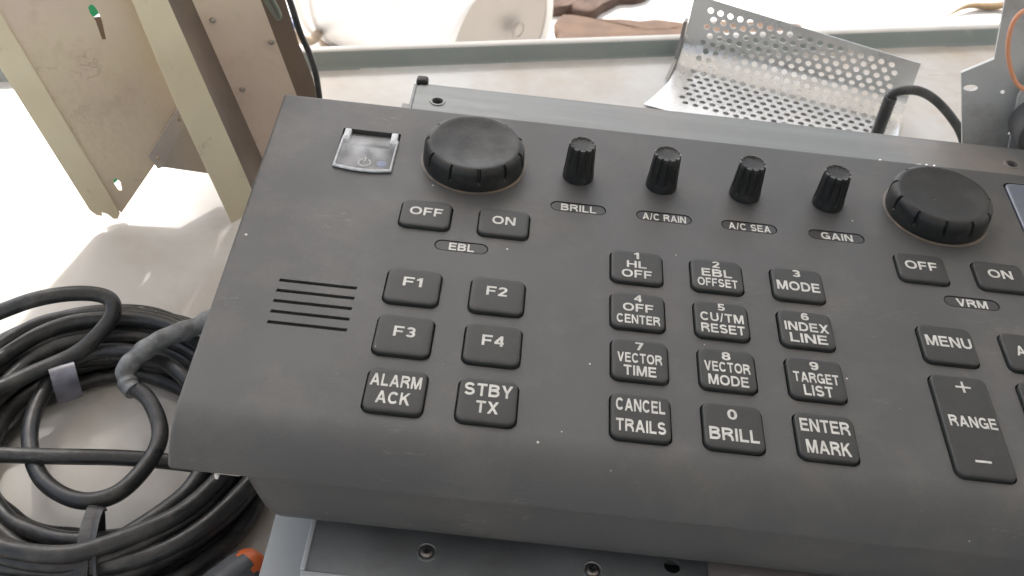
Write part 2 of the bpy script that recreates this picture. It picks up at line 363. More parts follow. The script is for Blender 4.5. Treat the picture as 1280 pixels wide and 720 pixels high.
for lp, dep, mi in holes:
    top = [bm.verts.new((x, y, 0)) for x, y in lp]; bot = [bm.verts.new((x, y, -dep)) for x, y in lp]
    n = len(lp)
    for i in range(n):
        f = bm.faces.new((top[i], top[(i + 1) % n], bot[(i + 1) % n], bot[i])); f.material_index = 1 if mi == 1 else 0
    bm.faces.new(bot).material_index = {0: 0, 1: 1, 2: 2}[mi]
# curved border, front roll and sides
prof = [(VT - .2, -16), (VT, -bv - .4)]
prof += [(VT - bv + bv * math.cos(R(a)), -bv + bv * math.sin(R(a))) for a in (15, 35, 55, 75)]
prof += [(VT - bv, 0), (VF, 0)]
FR = 13.0
prof += [(VF - 13.6 * math.sin(R(a)), -FR * .82 + FR * .82 * math.cos(R(a))) for a in range(6, 73, 6)]
prof += [(-76.3, -8.2), (-76.5, -8.9), (-76.2, -9.6), (-75.4, -9.9), (-70, -9.9)]
def offs(k, d):
    a = prof[max(0, k - 1)]; b = prof[min(len(prof) - 1, k + 1)]
    t = Vector((b[0] - a[0], b[1] - a[1])).normalized(); nrm = Vector((t.y, -t.x))     # outward
    if k in (6,): nrm = Vector((0, 1))
    if k == 7: nrm = Vector((0, 1))
    p = Vector(prof[k]) - nrm * d * 1.0
    return p
for side in (0, 1):
    rings = []
    for a in (90, 70, 50, 30, 12, 0):
        u = (UL + bv - bv * math.cos(R(a))) if side == 0 else (UR - bv + bv * math.cos(R(a)))
        d = bv * (1 - math.sin(R(a)))
        rings.append([(u, *offs(k, d)) for k in range(len(prof))])
    u = UL if side == 0 else UR
    rings.append([(u, min(VT - bv, max(-74.0, offs(k, bv).x)), offs(k, bv).y - (5 if k in (0,) else 0)) for k in range(len(prof))])
    loft(bm, rings[:-1], False, False, closed=False)
    last = rings[-2]
    bm.faces.new([bm.verts.new(p) for p in last])
# strips between the two ends for everything except the flat top
for k in range(len(prof) - 1):
    if k == 6: continue
    a = [(UL + bv, *prof[k]), (UL + bv, *prof[k + 1]), (UR - bv, *prof[k + 1]), (UR - bv, *prof[k])]
    bm.faces.new([bm.verts.new(p) for p in a])
# underside
bm.faces.new([bm.verts.new(p) for p in ((UL + 2, -70, -9.9), (UR - 2, -70, -9.9), (UR - 2, 64, -9.9), (UL + 2, 64, -9.9))])
bmesh.ops.remove_doubles(bm, verts=bm.verts, dist=2e-3)
housing = finish(bm, 'top_cover', ['housing', 'well', 'badge'], panel, smooth=28, fmap=skew, weld=False)

# lower half of the housing: rounded left end, tapering inwards
bm = bmesh.new()
rings = []
for z, ul, vf, rr in ((-9.9, -90.4, -75.4, 3.2), (-14, -89.6, -75.3, 3.6), (-20, -88.3, -75.0, 4.2), (-25, -87.2, -74.5, 4.6), (-27.3, -86.4, -73.6, 4.6), (-28.3, -85.2, -72.2, 4.2)):
    hw = (172 - ul) / 2; hh = (60 - vf) / 2
    rings.append([(172 - hw + x, 60 - hh + y, z) for x, y in rrect(hw, hh, rr, 7)])
loft(bm, rings)
lower = finish(bm, 'lower_housing', 'housing', panel, smooth=35)
bm = bmesh.new(); box(bm, (-96.6, -75.0, -11.6), (-90.6, -60, -10.0), .3); box(bm, (-96.6, -75.0, -13.6), (-95.8, -70, -11.7), .2); finish(bm, 'mounting_clip', 'bucket', panel)

# keys with their lettering
SW = .19   # stroke width of the lettering, as a share of the capital height
def glyph(ch):
    s_ = SW; a = s_ / 2; P = []
    def rect(x0, y0, x1, y1): P.append([(x0, y0), (x1, y0), (x1, y1), (x0, y1)])
    def poly(*p): P.append(list(p))
    def ell(cx_, cy_, rx, ry, a0, a1, n=14, e=2.25):
        o = []
        for k in range(n + 1):
            t = R(a0 + (a1 - a0) * k / n); c, d = math.cos(t), math.sin(t)
            o.append((cx_ + rx * math.copysign(abs(c) ** (2 / e), c), cy_ + ry * math.copysign(abs(d) ** (2 / e), d)))
        return o
    def stroke(pts, closed=False):
        pts = [Vector(p) for p in pts]; q = [pts[0]]
        for p in pts[1:]:
            if (p - q[-1]).length > 1e-3: q.append(p)
        if closed and (q[0] - q[-1]).length < 1e-3: q.pop()
        n = len(q); L_, R_ = [], []
        for i in range(n):
            p0 = q[i - 1] if (i or closed) else None; p2 = q[(i + 1) % n] if (i < n - 1 or closed) else None
            d1 = (q[i] - p0).normalized() if p0 is not None else None; d2 = (p2 - q[i]).normalized() if p2 is not None else None
            d1 = d1 if d1 is not None else d2; d2 = d2 if d2 is not None else d1
            t = (d1 + d2).normalized(); nn = Vector((-t.y, t.x)); k = a / max(.5, nn.dot(Vector((-d1.y, d1.x))))
            L_.append(q[i] + nn * k); R_.append(q[i] - nn * k)
        for i in range(n if closed else n - 1):
            j = (i + 1) % n; P.append([tuple(v) for v in (L_[i], R_[i], R_[j], L_[j])])
    W = {'A': .97, 'B': .86, 'C': .93, 'D': .88, 'E': .78, 'F': .72, 'G': .97, 'H': .86, 'I': s_, 'K': .9, 'L': .70, 'M': 1.04, 'N': .88, 'O': 1.0, 'Q': 1.0, 'R': .9, 'S': .84,
         'T': .8, 'U': .86, 'V': .9, 'X': .9, 'Y': .88, '/': .38, ' ': .3, '1': .38}.get(ch, .66)
    m = W / 2; ox = m - a; oy = .5 - a
    if ch == 'A': poly((0, 0), (m - s_ * .58, 1), (m + s_ * .58, 1), (s_ * 1.1, 0)); poly((W, 0), (W - s_ * 1.1, 0), (m - s_ * .58, 1), (m + s_ * .58, 1)); rect(W * .2, .22, W * .8, .22 + s_ * .92)
    elif ch == 'V': poly((0, 1), (m - s_ * .55, 0), (m + s_ * .55, 0), (s_ * 1.1, 1)); poly((W, 1), (W - s_ * 1.1, 1), (m - s_ * .55, 0), (m + s_ * .55, 0))
    elif ch == 'M': rect(0, 0, s_, 1); rect(W - s_, 0, W, 1); poly((0, 1), (s_ * 1.4, 1), (m + s_ * .45, 0), (m - s_ * .45, 0)); poly((W, 1), (W - s_ * 1.4, 1), (m - s_ * .45, 0), (m + s_ * .45, 0))
    elif ch == 'N': rect(0, 0, s_, 1); rect(W - s_, 0, W, 1); poly((0, 1), (s_ * 1.2, 1), (W, 0), (W - s_ * 1.2, 0))
    elif ch == 'K': rect(0, 0, s_, 1); poly((s_ * .6, .28), (s_ * .6, .52), (W - s_ * 1.4, 1), (W - .03, 1)); poly((W * .33, .50), (W * .52, .68), (W, 0), (W - s_ * 1.3, 0))
    elif ch == 'X': poly((0, 0), (s_ * 1.25, 0), (W, 1), (W - s_ * 1.25, 1)); poly((0, 1), (s_ * 1.25, 1), (W, 0), (W - s_ * 1.25, 0))
    elif ch == 'Y': rect(m - a, 0, m + a, .45); poly((0, 1), (s_ * 1.2, 1), (m + a, .38), (m - a, .38)); poly((W, 1), (W - s_ * 1.2, 1), (m - a, .38), (m + a, .38))
    elif ch == '/': poly((0, -.02), (s_ * .75, -.02), (W, 1.02), (W - s_ * .75, 1.02))
    elif ch == 'E': rect(0, 0, s_, 1); rect(0, 0, W, s_ * .95); rect(0, 1 - s_ * .95, W * .98, 1); rect(0, .5 - a * .6, W * .92, .5 + a * 1.2)
    elif ch == 'F': rect(0, 0, s_, 1); rect(0, 1 - s_ * .95, W, 1); rect(0, .46 - a * .6, W * .9, .46 + a * 1.2)
    elif ch == 'L': rect(0, 0, s_, 1); rect(0, 0, W, s_ * .95)
    elif ch == 'I': rect(0, 0, s_, 1)
    elif ch == 'T': rect(m - a, 0, m + a, 1); rect(0, 1 - s_ * .95, W, 1)
    elif ch == 'H': rect(0, 0, s_, 1); rect(W - s_, 0, W, 1); rect(0, .5 - a * .9, W, .5 + a * .9)
    elif ch in 'O0': stroke(ell(m, .5, ox, oy, 0, 360, 32), True)
    elif ch == 'Q': stroke(ell(m, .5, ox, oy, 0, 360, 32), True); poly((W * .55, .3), (W * .66, .38), (W, .04), (W * .9, -.05))
    elif ch == 'C': stroke(ell(m, .5, ox, oy, 38, 322, 26))
    elif ch == 'G': stroke(ell(m, .5, ox, oy, 38, 345, 28)); rect(m + .02, .36, W - a * .1, .36 + s_ * .9); rect(W - s_ * .9, 0.02, W - a * .1, .4)
    elif ch == 'D': rect(0, 0, s_, 1); stroke([(a, 1 - a), (W * .4, 1 - a)] + ell(W * .4, .5, W * .6 - a, oy, 90, -90, 16) + [(a, a)])
    elif ch == 'B': rect(0, 0, s_, 1); stroke([(a, 1 - a), (W * .5, 1 - a)] + ell(W * .5, .76 - a * .2, W * .46 - a, .24 - a * .8, 90, -90, 10) + [(a, .52)]); stroke([(a, .52), (W * .52, .52)] + ell(W * .52, .26 + a * .5, W * .48 - a, .26 - a * .5, 90, -90, 10) + [(a, a)])
    elif ch == 'R': rect(0, 0, s_, 1); stroke([(a, 1 - a), (W * .5, 1 - a)] + ell(W * .5, .73, W * .47 - a, .27 - a, 90, -90, 10) + [(a, .46)]); stroke([(W * .5, .46), (W * .72, .42), (W - a * 1.4, .26), (W - a, 0)])
    elif ch == 'U': stroke([(a, 1), (a, .38)] + ell(m, .38, ox, .38 - a, 180, 360, 14) + [(W - a, 1)])
    elif ch == 'S': rv = (1 - s_) / 4; stroke(ell(m, 1 - a - rv, ox * .94, rv, 22, 262, 16, 2.1) + ell(m, a + rv, ox, rv, 82, -158, 16, 2.1))
    elif ch == '3': rv = (1 - s_) / 4; stroke(ell(m, 1 - a - rv, ox * .94, rv, 158, -80, 14)); stroke(ell(m, a + rv, ox, rv, 80, -158, 14)); rect(m - .08, .5 - a * .8, m + .06, .5 + a * .8)
    elif ch == '8': rv = (1 - s_) / 4; stroke(ell(m, 1 - a - rv * .95, ox * .9, rv * .95, 0, 360, 22), True); stroke(ell(m, a + rv * 1.05, ox, rv * 1.05, 0, 360, 22), True)
    elif ch in '69':
        stroke(ell(m, .32, ox, .32 - a, 0, 360, 24), True); stroke(ell(m, .5, ox, .5 - a, 35, 180, 14) + [(a, .32)])
        if ch == '9': P[:] = [[(W - x, 1 - y) for x, y in p] for p in P]
    elif ch == '2': stroke(ell(m, .70, ox, .30 - a, 172, -25, 14) + [(a * 1.1, s_ * .6)]); rect(0, 0, W, s_ * .95)
    elif ch == '5': rect(W * .14, 1 - s_ * .95, W * .94, 1); poly((W * .12, .44), (W * .12 + s_ * .9, .44), (W * .2 + s_ * .8, 1), (W * .2, 1)); stroke(ell(m, .32, ox, .32 - a, 140, -155, 18))
    elif ch == '4': rect(W * .6, 0, W * .6 + s_, 1); rect(0, .22, W, .22 + s_ * .85); poly((0, .22), (0, .40), (W * .62, 1), (W * .66, .8), (s_ * .9, .22))
    elif ch == '7': rect(0, 1 - s_ * .95, W, 1); poly((W * .18, 0), (W * .18 + s_ * 1.05, 0), (W, .86), (W, 1), (W - s_ * 1.1, 1))
    elif ch == '1': rect(W - s_, 0, W, 1); poly((0, .68), (0, .80), (W - s_ * .9, 1), (W - s_ * .2, 1), (W - s_ * .2, .72))
    return P, W
def text_bm(txt, u, v, wd, cap, z, thick=.03):
    bm = bmesh.new()
    if txt == '-': txt_p = [[(0, 0), (1, 0), (1, 1), (0, 1)]]; total = 1
    elif txt == '+': t = .075; txt_p = [[(0, .5 - t), (1, .5 - t), (1, .5 + t), (0, .5 + t)], [(.5 - t, 0), (.5 + t, 0), (.5 + t, 1), (.5 - t, 1)]]; total = 1
    else:
        txt_p = []; x = 0
        for ch in txt:
            g_, w_ = glyph(ch); txt_p += [[(px + x, py) for px, py in p] for p in g_]; x += w_ + .15
        total = x - .15
    sx = wd / total
    vs, fs = [], []
    for p in txt_p:
        k = len(vs); vs += [Vector(((q[0]) * sx, q[1] * cap)) for q in p]; fs.append(list(range(k, k + len(p))))
        ar = sum(vs[k + i].x * vs[k + (i + 1) % len(p)].y - vs[k + (i + 1) % len(p)].x * vs[k + i].y for i in range(len(p)))
        if ar < 0: fs[-1].reverse()
    rv, re, rf, ov, oe, of = delaunay_2d_cdt(vs, [], fs, 0, 1e-4)
    V = [bm.verts.new((u - wd / 2 + q.x, v - cap / 2 + q.y, z)) for q in rv]
    for f, o_ in zip(rf, of):
        if o_: bm.faces.new([V[i] for i in f])
    loose = [q for q in bm.verts if not q.link_faces]; bmesh.ops.delete(bm, geom=loose, context='VERTS')
    r = bmesh.ops.extrude_face_region(bm, geom=list(bm.faces))
    for q in r['geom']:
        if isinstance(q, bmesh.types.BMVert): q.co.z += thick
    return bm
def merge(bms):
    out = bmesh.new()
    for b in bms:
        me = bpy.data.meshes.new('tmp'); b.to_mesh(me); b.free(); out.from_mesh(me); bpy.data.meshes.remove(me)
    return out
KH = 1.1
for nm, u, v, hw, hh, lines in keys:
    bm = bmesh.new(); rings = []
    ju, jv = random.uniform(-.06, .06), random.uniform(-.06, .06); tx = random.uniform(-.006, .006)
    for ins, z in ((0, -1.4), (0, KH - .45), (.08, KH - .22), (.26, KH - .06), (.5, KH), (1.3, KH + .03)):
        rings.append([(u + ju + x, v + jv + y, z) for x, y in rrect(hw - ins, hh - ins, 2.0 - ins * .5, 6)])
    loft(bm, rings, False, True)
    txt = ' '.join(l[0] for l in lines)
    k = finish(bm, 'key', 'key', panel, smooth=40, label=('key printed ' + txt) if lines else None)
    if lines:
        zz = KH + .045
        b = merge([text_bm(t, uu + ju, vv - (.28 if t.isdigit() and len(t) == 1 else .12), wd, cp * (.9 if t.isdigit() and len(t) == 1 else 1), zz) for t, uu, vv, wd, cp in [(q[0], q[1], q[2], q[3] * (.96 if len(lines) == 3 else 1), q[4] * (.92 if len(lines) == 3 else 1)) for q in lines]])
        finish(b, 'lettering', 'print', k, weld=False)
for t, u, v, hw in badges:
    wd = {'EBL': 6.9, 'BRILL': 10.2, 'A/C RAIN': 12.6, 'A/C SEA': 12.2, 'GAIN': 9.2, 'VRM': 8.5}[t]
    bm = bmesh.new()
    loft(bm, [[(u + x, v + y, z) for x, y in rrect(hw - .36, 1.86, 1.8, 6)] for z in (-.34, -.12)], False, True)
    p = finish(bm, 'label_plate', 'badge', panel, label='label plate printed ' + t)
    b = text_bm(t, u + .1, v - .1, wd, 3.0, -.10); finish(b, 'lettering', 'print', p, weld=False)
for a, b_, v in slots:
    bm = bmesh.new(); box(bm, (a + 1.6, v - .66, -.9), (b_ - 2.6, v - .30, -.78)); box(bm, (a + .4, v - .14, -.9), (b_ - .2, v + .28, -.76))
    finish(bm, 'speaker_slot', 'well', panel)

# knobs
def lathe(bm, cxy, prof_, n=96, rf=None, mi=0, cap=True):
    rings = []
    for r, z in prof_:
        rings.append([(cxy[0] + (r + (rf(r, z, 2 * math.pi * k / n) if rf else 0)) * math.cos(2 * math.pi * k / n), cxy[1] + (r + (rf(r, z, 2 * math.pi * k / n) if rf else 0)) * math.sin(2 * math.pi * k / n), z) for k in range(n)])
    loft(bm, rings, False, cap, mi=mi)
def small_knob(u, v, ph, lab):
    bm = bmesh.new(); nf = 11
    def rf(r, z, a):
        if z < 2.2: return 0
        x = math.cos(nf * (a + ph)); k = min(1, (z - 2.2) / .8)
        if r < 3.0: return 0
        return -.42 * k * max(0, x) ** 3 if r > 3.2 else 0
    pr = [(4.3, 0), (4.65, .05), (4.6, 2.0), (4.5, 2.4)]
    pr += [(4.45 - .035 * i * 1.6, 2.9 + i * .95) for i in range(9)] + [(3.82, 11.55), (3.6, 11.75), (3.3, 11.7), (3.0, 11.45), (1.5, 11.4), (.3, 11.4)]
    lathe(bm, (u, v), pr, 132, rf)
    o = finish(bm, 'knob', 'knob', panel, smooth=38, label=lab)
    bm = bmesh.new()   # worn bright rim on top of every rib
    for k in range(nf):
        a0 = 2 * math.pi * (k + .5) / nf - ph; pts = [(u + 3.7 * math.cos(a0 + d), v + 3.7 * math.sin(a0 + d)) for d in (-.17, -.085, 0, .085, .17)]
        if random.random() < .15: continue
        tube(bm, [Vector((x, y, 11.66)) for x, y in pts], .12, 5)
    finish(bm, 'worn_edge', 'wear', o)
M['wear'] = mat('worn_rim', (.27, .27, .25), .35, var=.5, vscale=700)
for i, (ph, lab) in enumerate([(.1, 'BRILL'), (.32, 'A/C RAIN'), (.0, 'A/C SEA'), (.2, 'GAIN')]):
    small_knob(-16.9 + 25.05 * i, 38.15, ph, 'small ribbed knob above the ' + lab + ' label')
def big_knob(u, v, angs, lab):
    bm = bmesh.new()
    def rf(r, z, a):
        if 3.0 < z < 7.4 and r > 13.2:
            for g_ in angs:
                d = (a - g_ + math.pi) % (2 * math.pi) - math.pi
                if abs(d) < .028: return -.9
        return 0
    pr = [(13.6, .3), (15.0, .35), (15.15, 1.2), (15.05, 2.6), (15.0, 3.2), (14.95, 4.6), (14.8, 5.7), (14.5, 6.6), (14.0, 7.15), (13.4, 7.45), (12.8, 7.5), (12.0, 7.4), (10.5, 7.1), (7, 6.75), (3, 6.6), (.5, 6.55)]
    lathe(bm, (u, v), pr, 320, rf)
    o = finish(bm, 'knob', 'knob', panel, smooth=33, label=lab)
    bm = bmesh.new(); lathe(bm, (u, v), [(15.7, .01), (15.75, .22), (15.45, .3), (13, .3)], 96, cap=False)
    finish(bm, 'collar', 'collar', o, smooth=30)
M['collar'] = mat('knob_collar', (.10, .09, .078), .5, vscale=120, col2=(.20, .15, .11))
st = 2 * math.pi / 11
big_knob(-48.35, 39.4, [R(-113) + st * k for k in range(11)], 'large dished dial above the EBL keys')
big_knob(91.1, 39.4, [R(-131.5) + st * k for k in range(11)], 'large dished dial above the VRM keys')

# power switch under its flip-up clear cover
bm = bmesh.new(); box(bm, (PW[0] + 2.6, 44.2, -2.9), (PW[1] - 2.6, PW[3] - .5, -1.2), .3); finish(bm, 'hinge_block', 'housing', panel)
bm = bmesh.new(); box(bm, (PW[0] + 1.4, PW[2] + .9, -2.9), (PW[1] - 1.1, 43.6, -1.5), .5); sw = finish(bm, 'power_key', 'key', panel, smooth=40, label='power key under the clear cover')
bm = bmesh.new()
pc = Vector((-80.5, 35.2, -1.36)); arc = [pc + Vector((1.75 * math.cos(R(a)), 1.75 * math.sin(R(a)), 0)) for a in range(118, 423, 12)]
tube(bm, arc, .24, 6); tube(bm, [pc + Vector((0, .5, 0)), pc + Vector((0, 2.6, 0))], .24, 6)
finish(bm, 'power_symbol', 'print', sw, weld=False)
bm = bmesh.new(); lathe(bm, (-75.5, 35.4), [(1.5, -1.5), (1.5, -1.3), (1.2, -1.2), (.1, -1.2)], 24); finish(bm, 'indicator_lens', 'led', sw, smooth=40)
bm = bmesh.new()
u0, u1 = PW[0] + .55, PW[1] - .35
def cover_ring(z, ins):
    P = [(u0 + .3 + ins, 45.0 - ins), (u1 - ins, 45.0 - ins)]
    for k in range(9):
        t = k / 8; P.append((u1 - ins - (u1 - u0 - 2 * ins) * t, PW[2] + .2 + ins - 1.1 * math.sin(math.pi * t)))
    return [(x, y, z) for x, y in P]
loft(bm, [cover_ring(.1, .15), cover_ring(.5, 0), cover_ring(1.0, .1), cover_ring(1.15, .35)])
cov = finish(bm, 'clear_cover', 'acrylic', panel, smooth=40, label='clear plastic flip cover over the power key')
bm = bmesh.new()
front = [Vector((x, y, .55)) for x, y, z in cover_ring(0, .05)[1:]]
tube(bm, front + [Vector((u0 + .3, 44.9, .55))], .34, 8)
tube(bm, [q + Vector((0, .35, -.1)) for q in front[1:]], .5, 8)
finish(bm, 'cover_edge', 'acrylic_edge', cov, smooth=60)
for x in (u0 + .2, u1 - 2.3):
    bm = bmesh.new(); box(bm, (x, 43.0, -.8), (x + 2.1, 48.6, 1.0), .4)
    finish(bm, 'hinge_arm', 'acrylic_edge', cov, smooth=40)
bm = bmesh.new()
ringo = []
for hw_, z in ((8.2, .02), (8.6, .06)): pass
# trackball window at the right end
bm.free()
bm = bmesh.new(); cxs, cys = (SCR[0] + SCR[1]) / 2, (SCR[2] + SCR[3]) / 2
loft(bm, [[(cxs + x, cys + y, z) for x, y in rrect((SCR[1] - SCR[0]) / 2 - .6 - i, (SCR[3] - SCR[2]) / 2 - .6 - i, 2.2, 5)] for i, z in ((0, -1.3), (0, .1), (.3, .4), (1, .45))], False, True)
finish(bm, 'side_plate', 'plate', panel, smooth=40, label='smooth grey inset plate at the right end')

# ---------------------------------------------------------------- steel chassis under and behind the panel
ch = thing('steel_chassis', (20, 10, TZ), 'grey steel chassis tray carrying the control panel, with screwed front ledge and rear flange', 'chassis')
def plate_part(name, poly, n, thick, m, parent=ch, holes=(), frame=WORLD, bev=.25, smooth=None, label=None):
    bm = bmesh.new(); sheet(bm, poly, n, thick, frame, holes)
    return finish(bm, name, m, parent, label=label, weld=False)
# rear flange
plate_part('rear_flange', [(-71.8, 50), (-71.9, 90.2), (-70.6, 91.2), (180, 91.2), (180, 50)], -8, 1.2, 'steel', holes=[circ(-64.0, 82.0, 1.75, n=18), circ(129.2, 82.2, 1.9, n=18), circ(60, 60, 2)])
for x, y in ((-64.0, 82.0), (129.2, 82.2)):
    bm = bmesh.new()
    loft(bm, [[(x + r * math.cos(R(k * 20)), y + r * math.sin(R(k * 20)), z) for k in range(18)] for r, z in ((2.7, -7.98), (2.55, -7.7), (1.9, -7.7), (1.8, -8.6))], False, False); finish(bm, 'pressed_ring', 'steel', ch, smooth=40)

bm = bmesh.new(); box(bm, (-71.0, 91.3, -60), (180, 92.5, -8.2), .3); finish(bm, 'rear_wall', 'steel', ch)
bm = bmesh.new(); box(bm, (-73.0, -64, -34.6), (-71.9, 91, -7.6), .35); finish(bm, 'side_wall', 'steel', ch)
bm = bmesh.new(); box(bm, (-76.5, 72, -15.2), (-73.1, 88, -14), .3); finish(bm, 'side_tab', 'steel', ch)
bm = bmesh.new(); box(bm, (-72.5, 91.5, -12.2), (-68.5, 95.5, -6.8), .9); finish(bm, 'rubber_grommet', 'knob', ch, smooth=50)
bm = bmesh.new()
for x, n_ in ((88, 12), (99, 9)):     # torn bits of foil and glue left on the flange
    for k in range(n_):
        c = Vector((x + random.uniform(-4.5, 4.5), 75.0 + random.uniform(-.8, 1.0) , -7.8)); 
        r_ = random.uniform(.35, .9); bmesh.ops.create_icosphere(bm, subdivisions=1, radius=r_, matrix=Matrix.Translation(c) @ Matrix.Diagonal((1, .8, .45, 1)))
finish(bm, 'glue_residue', 'foil', ch, smooth=None, kind='stuff')
# front ledge with countersunk screws, its front edge folded down
SCREWS = [(-46.9, -75.5), (-6.5, -75.65)]
plate_part('front_ledge', [(-74.6, -84.0), (172, -84.0), (172, -20), (-74.6, -20)], -33, 1.3, 'steel_dark', holes=[circ(x, y, 1.9, n=20) for x, y in SCREWS] + [circ(13.2, -71.9, 2.1, n=20)])
bm = bmesh.new(); box(bm, (-75.6, -86.2, -33.9), (172, -84.05, -32.9), .3); box(bm, (-75.6, -86.4, -40), (172, -85.3, -33.95), .3); finish(bm, 'front_lip', 'steel_light', ch)
bm = bmesh.new(); box(bm, (-75.9, -84.0, -37.5), (-74.7, -24, -32.6), .35); box(bm, (-75.9, -84.2, -39.5), (-73.0, -83.2, -37.6), .3); finish(bm, 'side_lip', 'steel_light', ch)
plate_part('lower_shelf', [(-87.6, -94), (172, -94), (172, -18), (-87.6, -18)], -45, 1.2, 'steel_light')
plate_part('pale_strip', [(21.8, -80.5), (29.5, -80.5), (29.5, -73.2), (172, -72.9), (172, -60), (21.8, -60)], -31.6, .8, 'pinkmetal', label='pale pinkish strip lying on the ledge')
bm = bmesh.new(); box(bm, (-86, -90, TZ + .3), (170, -88.8, -46.3), .3); finish(bm, 'front_wall', 'steel', ch)
bm = bmesh.new(); box(bm, (-86, -18, TZ + .3), (-84.8, 90, -46.3), .3); box(bm, (-86, -18, -46), (-73, 90, -45), .3); finish(bm, 'base_wall', 'steel', ch)
bm = bmesh.new(); box(bm, (13.2 - 3, -71.9 - 3, -38), (13.2 + 3, -71.9 + 3, -37)); finish(bm, 'dark_boss', 'hole', ch)
for x, y in SCREWS:
    bm = bmesh.new()
    lathe(bm, (x, y), [(1.9, -35), (1.9, -33.4), (2.2, -32.95), (2.5, -32.85), (2.7, -32.97)], 28, cap=False)
    finish(bm, 'screw_seat', 'steel', ch, smooth=40)
    bm = bmesh.new()
    lathe(bm, (x, y), [(1.75, -34), (1.75, -33.0), (1.6, -32.6), (1.2, -32.35), (.75, -32.3), (.62, -32.32), (.55, -32.9), (.1, -33.0)], 24)
    sc_ = finish(bm, 'screw', 'screw', ch, smooth=35)
    bm = bmesh.new()
    box(bm, (x - .95, y - .17, -32.5), (x + .95, y + .17, -32.24)); box(bm, (x - .17, y - .95, -32.5), (x + .17, y + .95, -32.22)); finish(bm, 'cross_slot', 'hole', sc_, weld=False)

# ---------------------------------------------------------------- yellow zinc frame on the left
P0 = Vector((-180, 80, -72)); D_ = Vector((-0.40150849, 0.15056568, 0.9033941)); N_ = Vector((0.48921672, -0.79861984, 0.35053296)); E_ = Vector((0.77424669, 0.58269746, 0.24699339))
FR_ = (P0, E_, D_, N_)
zf = thing('zinc_frame', P0, 'gold zinc-plated channel frame standing tilted on the white table at the left', 'metal frame')
def fp(name, poly, n, thick, m, holes=(), label=None): return plate_part(name, poly, n, thick, m, zf, holes, FR_, label=label)
key = [(25.3, 59.4), (26.6, 58.8), (28.4, 65), (28.7, 69), (28.3, 71), (27.4, 71.6), (26.3, 71), (26.0, 69), (26.4, 66)]
fp('back_panel', [(1.4, .8), (19.8, 11.2), (44, 25), (49, 60), (51, 190), (-1.0, 190), (-1.0, 81), (-.6, 6)], 0, 1.2, 'zinc', holes=[key, [(4.6, 8.8), (5.6, 8.2), (6.6, 11.2), (6.0, 13.2), (5.0, 13.4), (4.4, 12)]])
# left flange turned forward, with a notch at its end
bm = bmesh.new()
fl = [(0, 1.0, 1.2), (-1.2, 1.6, 2.2)]
flp = [(.2, 190), (.2, 85), (.9, 1.2), (-.9, -.3), (-2.2, .4), (-3.2, 3.2), (-4.6, 4.6), (-5.0, 3.3), (-6.6, 4.4), (-7.8, 7.3), (-8.9, 64.9), (-8.4, 100), (-8.4, 190)]
fp('left_flange', flp, .9, 1.2, 'zinc_lip')
# right lip stands forward on a side wall
fp('right_lip', [(40.5, 190), (39.2, 69.9), (37.7, 52.9), (36.0, 30.6), (33.9, -17), (45.6, -17), (46.6, -3.5), (50.0, 65.1), (54.6, 190)], 15, 1.2, 'zinc_lip')
def local(e, d, n): return P0 + E_ * e + D_ * d + N_ * n
def wall(name, A, B, m, th=1.2, parent=zf):     # A, B: lines of (e, d, n) joined by a plate of thickness th
    bm = bmesh.new()
    a = [local(*p) for p in A]; b = [local(*p) for p in B]
    nrm = (a[1] - a[0]).cross(b[0] - a[0]).normalized() * th
    loft(bm, [[a[0], a[1], b[1], b[0]], [a[0] + nrm, a[1] + nrm, b[1] + nrm, b[0] + nrm]])
    return finish(bm, name, m, parent)
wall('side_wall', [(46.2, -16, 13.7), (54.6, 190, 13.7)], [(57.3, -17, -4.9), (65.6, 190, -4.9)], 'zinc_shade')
fp('side_panel', [(55.0, -18), (57.0, 0), (60.0, 60), (66, 190), (94, 190), (83.3, 47.7), (80.6, 9.0), (79.5, -4), (78, -10)], -5, 1.2, 'zinc')
for e, d in ((80.1, 32.4), (63.7, 48.7), (62.4, 21.1)):
    bm = bmesh.new(); c = local(e, d, -5); rings = []
    for r, n in ((1.05, -.1), (1.05, 2.0), (.9, 2.3), (.5, 2.35)): rings.append([c + E_ * r * math.cos(R(k * 30)) + D_ * r * math.sin(R(k * 30)) + N_ * n for k in range(12)])
    loft(bm, rings); finish(bm, 'stud', 'bolt', zf, smooth=40)
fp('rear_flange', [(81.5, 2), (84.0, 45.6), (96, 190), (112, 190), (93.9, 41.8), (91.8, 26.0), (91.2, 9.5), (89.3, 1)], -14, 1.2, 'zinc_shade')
fp('cross_bracket', [(19.5, 16.2), (20.5, 10.4), (22.3, 10.2), (38.4, 22.5), (37.4, 27.2)], 3, 1.1, 'bracket', holes=[circ(35.6, 23.3, .75, n=10), circ(22.4, 14.2, .75, n=10)])
wall('bracket_web', [(22.3, 10.2, 3), (38.4, 22.5, 3)], [(37.6, -2.2, -1), (52, 9, -1)], 'bracket', 1.1)
for e, d, nm in ((27.0, 69.8, 'green_board'), (3.8, 13.6, 'green_board')):
    bm = bmesh.new(); c = local(e, d, -6); rings = []
    for r, n in ((4.0, 0), (4.0, 1.2)): rings.append([c + E_ * r * math.cos(R(k * 30)) + D_ * r * .8 * math.sin(R(k * 30)) + N_ * n for k in range(12)])
    loft(bm, rings); finish(bm, nm, 'green', zf)
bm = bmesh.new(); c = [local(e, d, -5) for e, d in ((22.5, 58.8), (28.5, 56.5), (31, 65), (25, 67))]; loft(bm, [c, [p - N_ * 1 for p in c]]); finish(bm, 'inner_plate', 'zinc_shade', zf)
bm = bmesh.new()
cp = catmull([(-128, 125, 60), (-125.4, 120, 13.9), (-121.3, 120, 2.2), (-118.2, 120, -10), (-114.8, 120, -19.5), (-112.9, 121, -31), (-113.3, 124, -48), (-120, 130, -66), (-135, 140, -72.5)], 8)
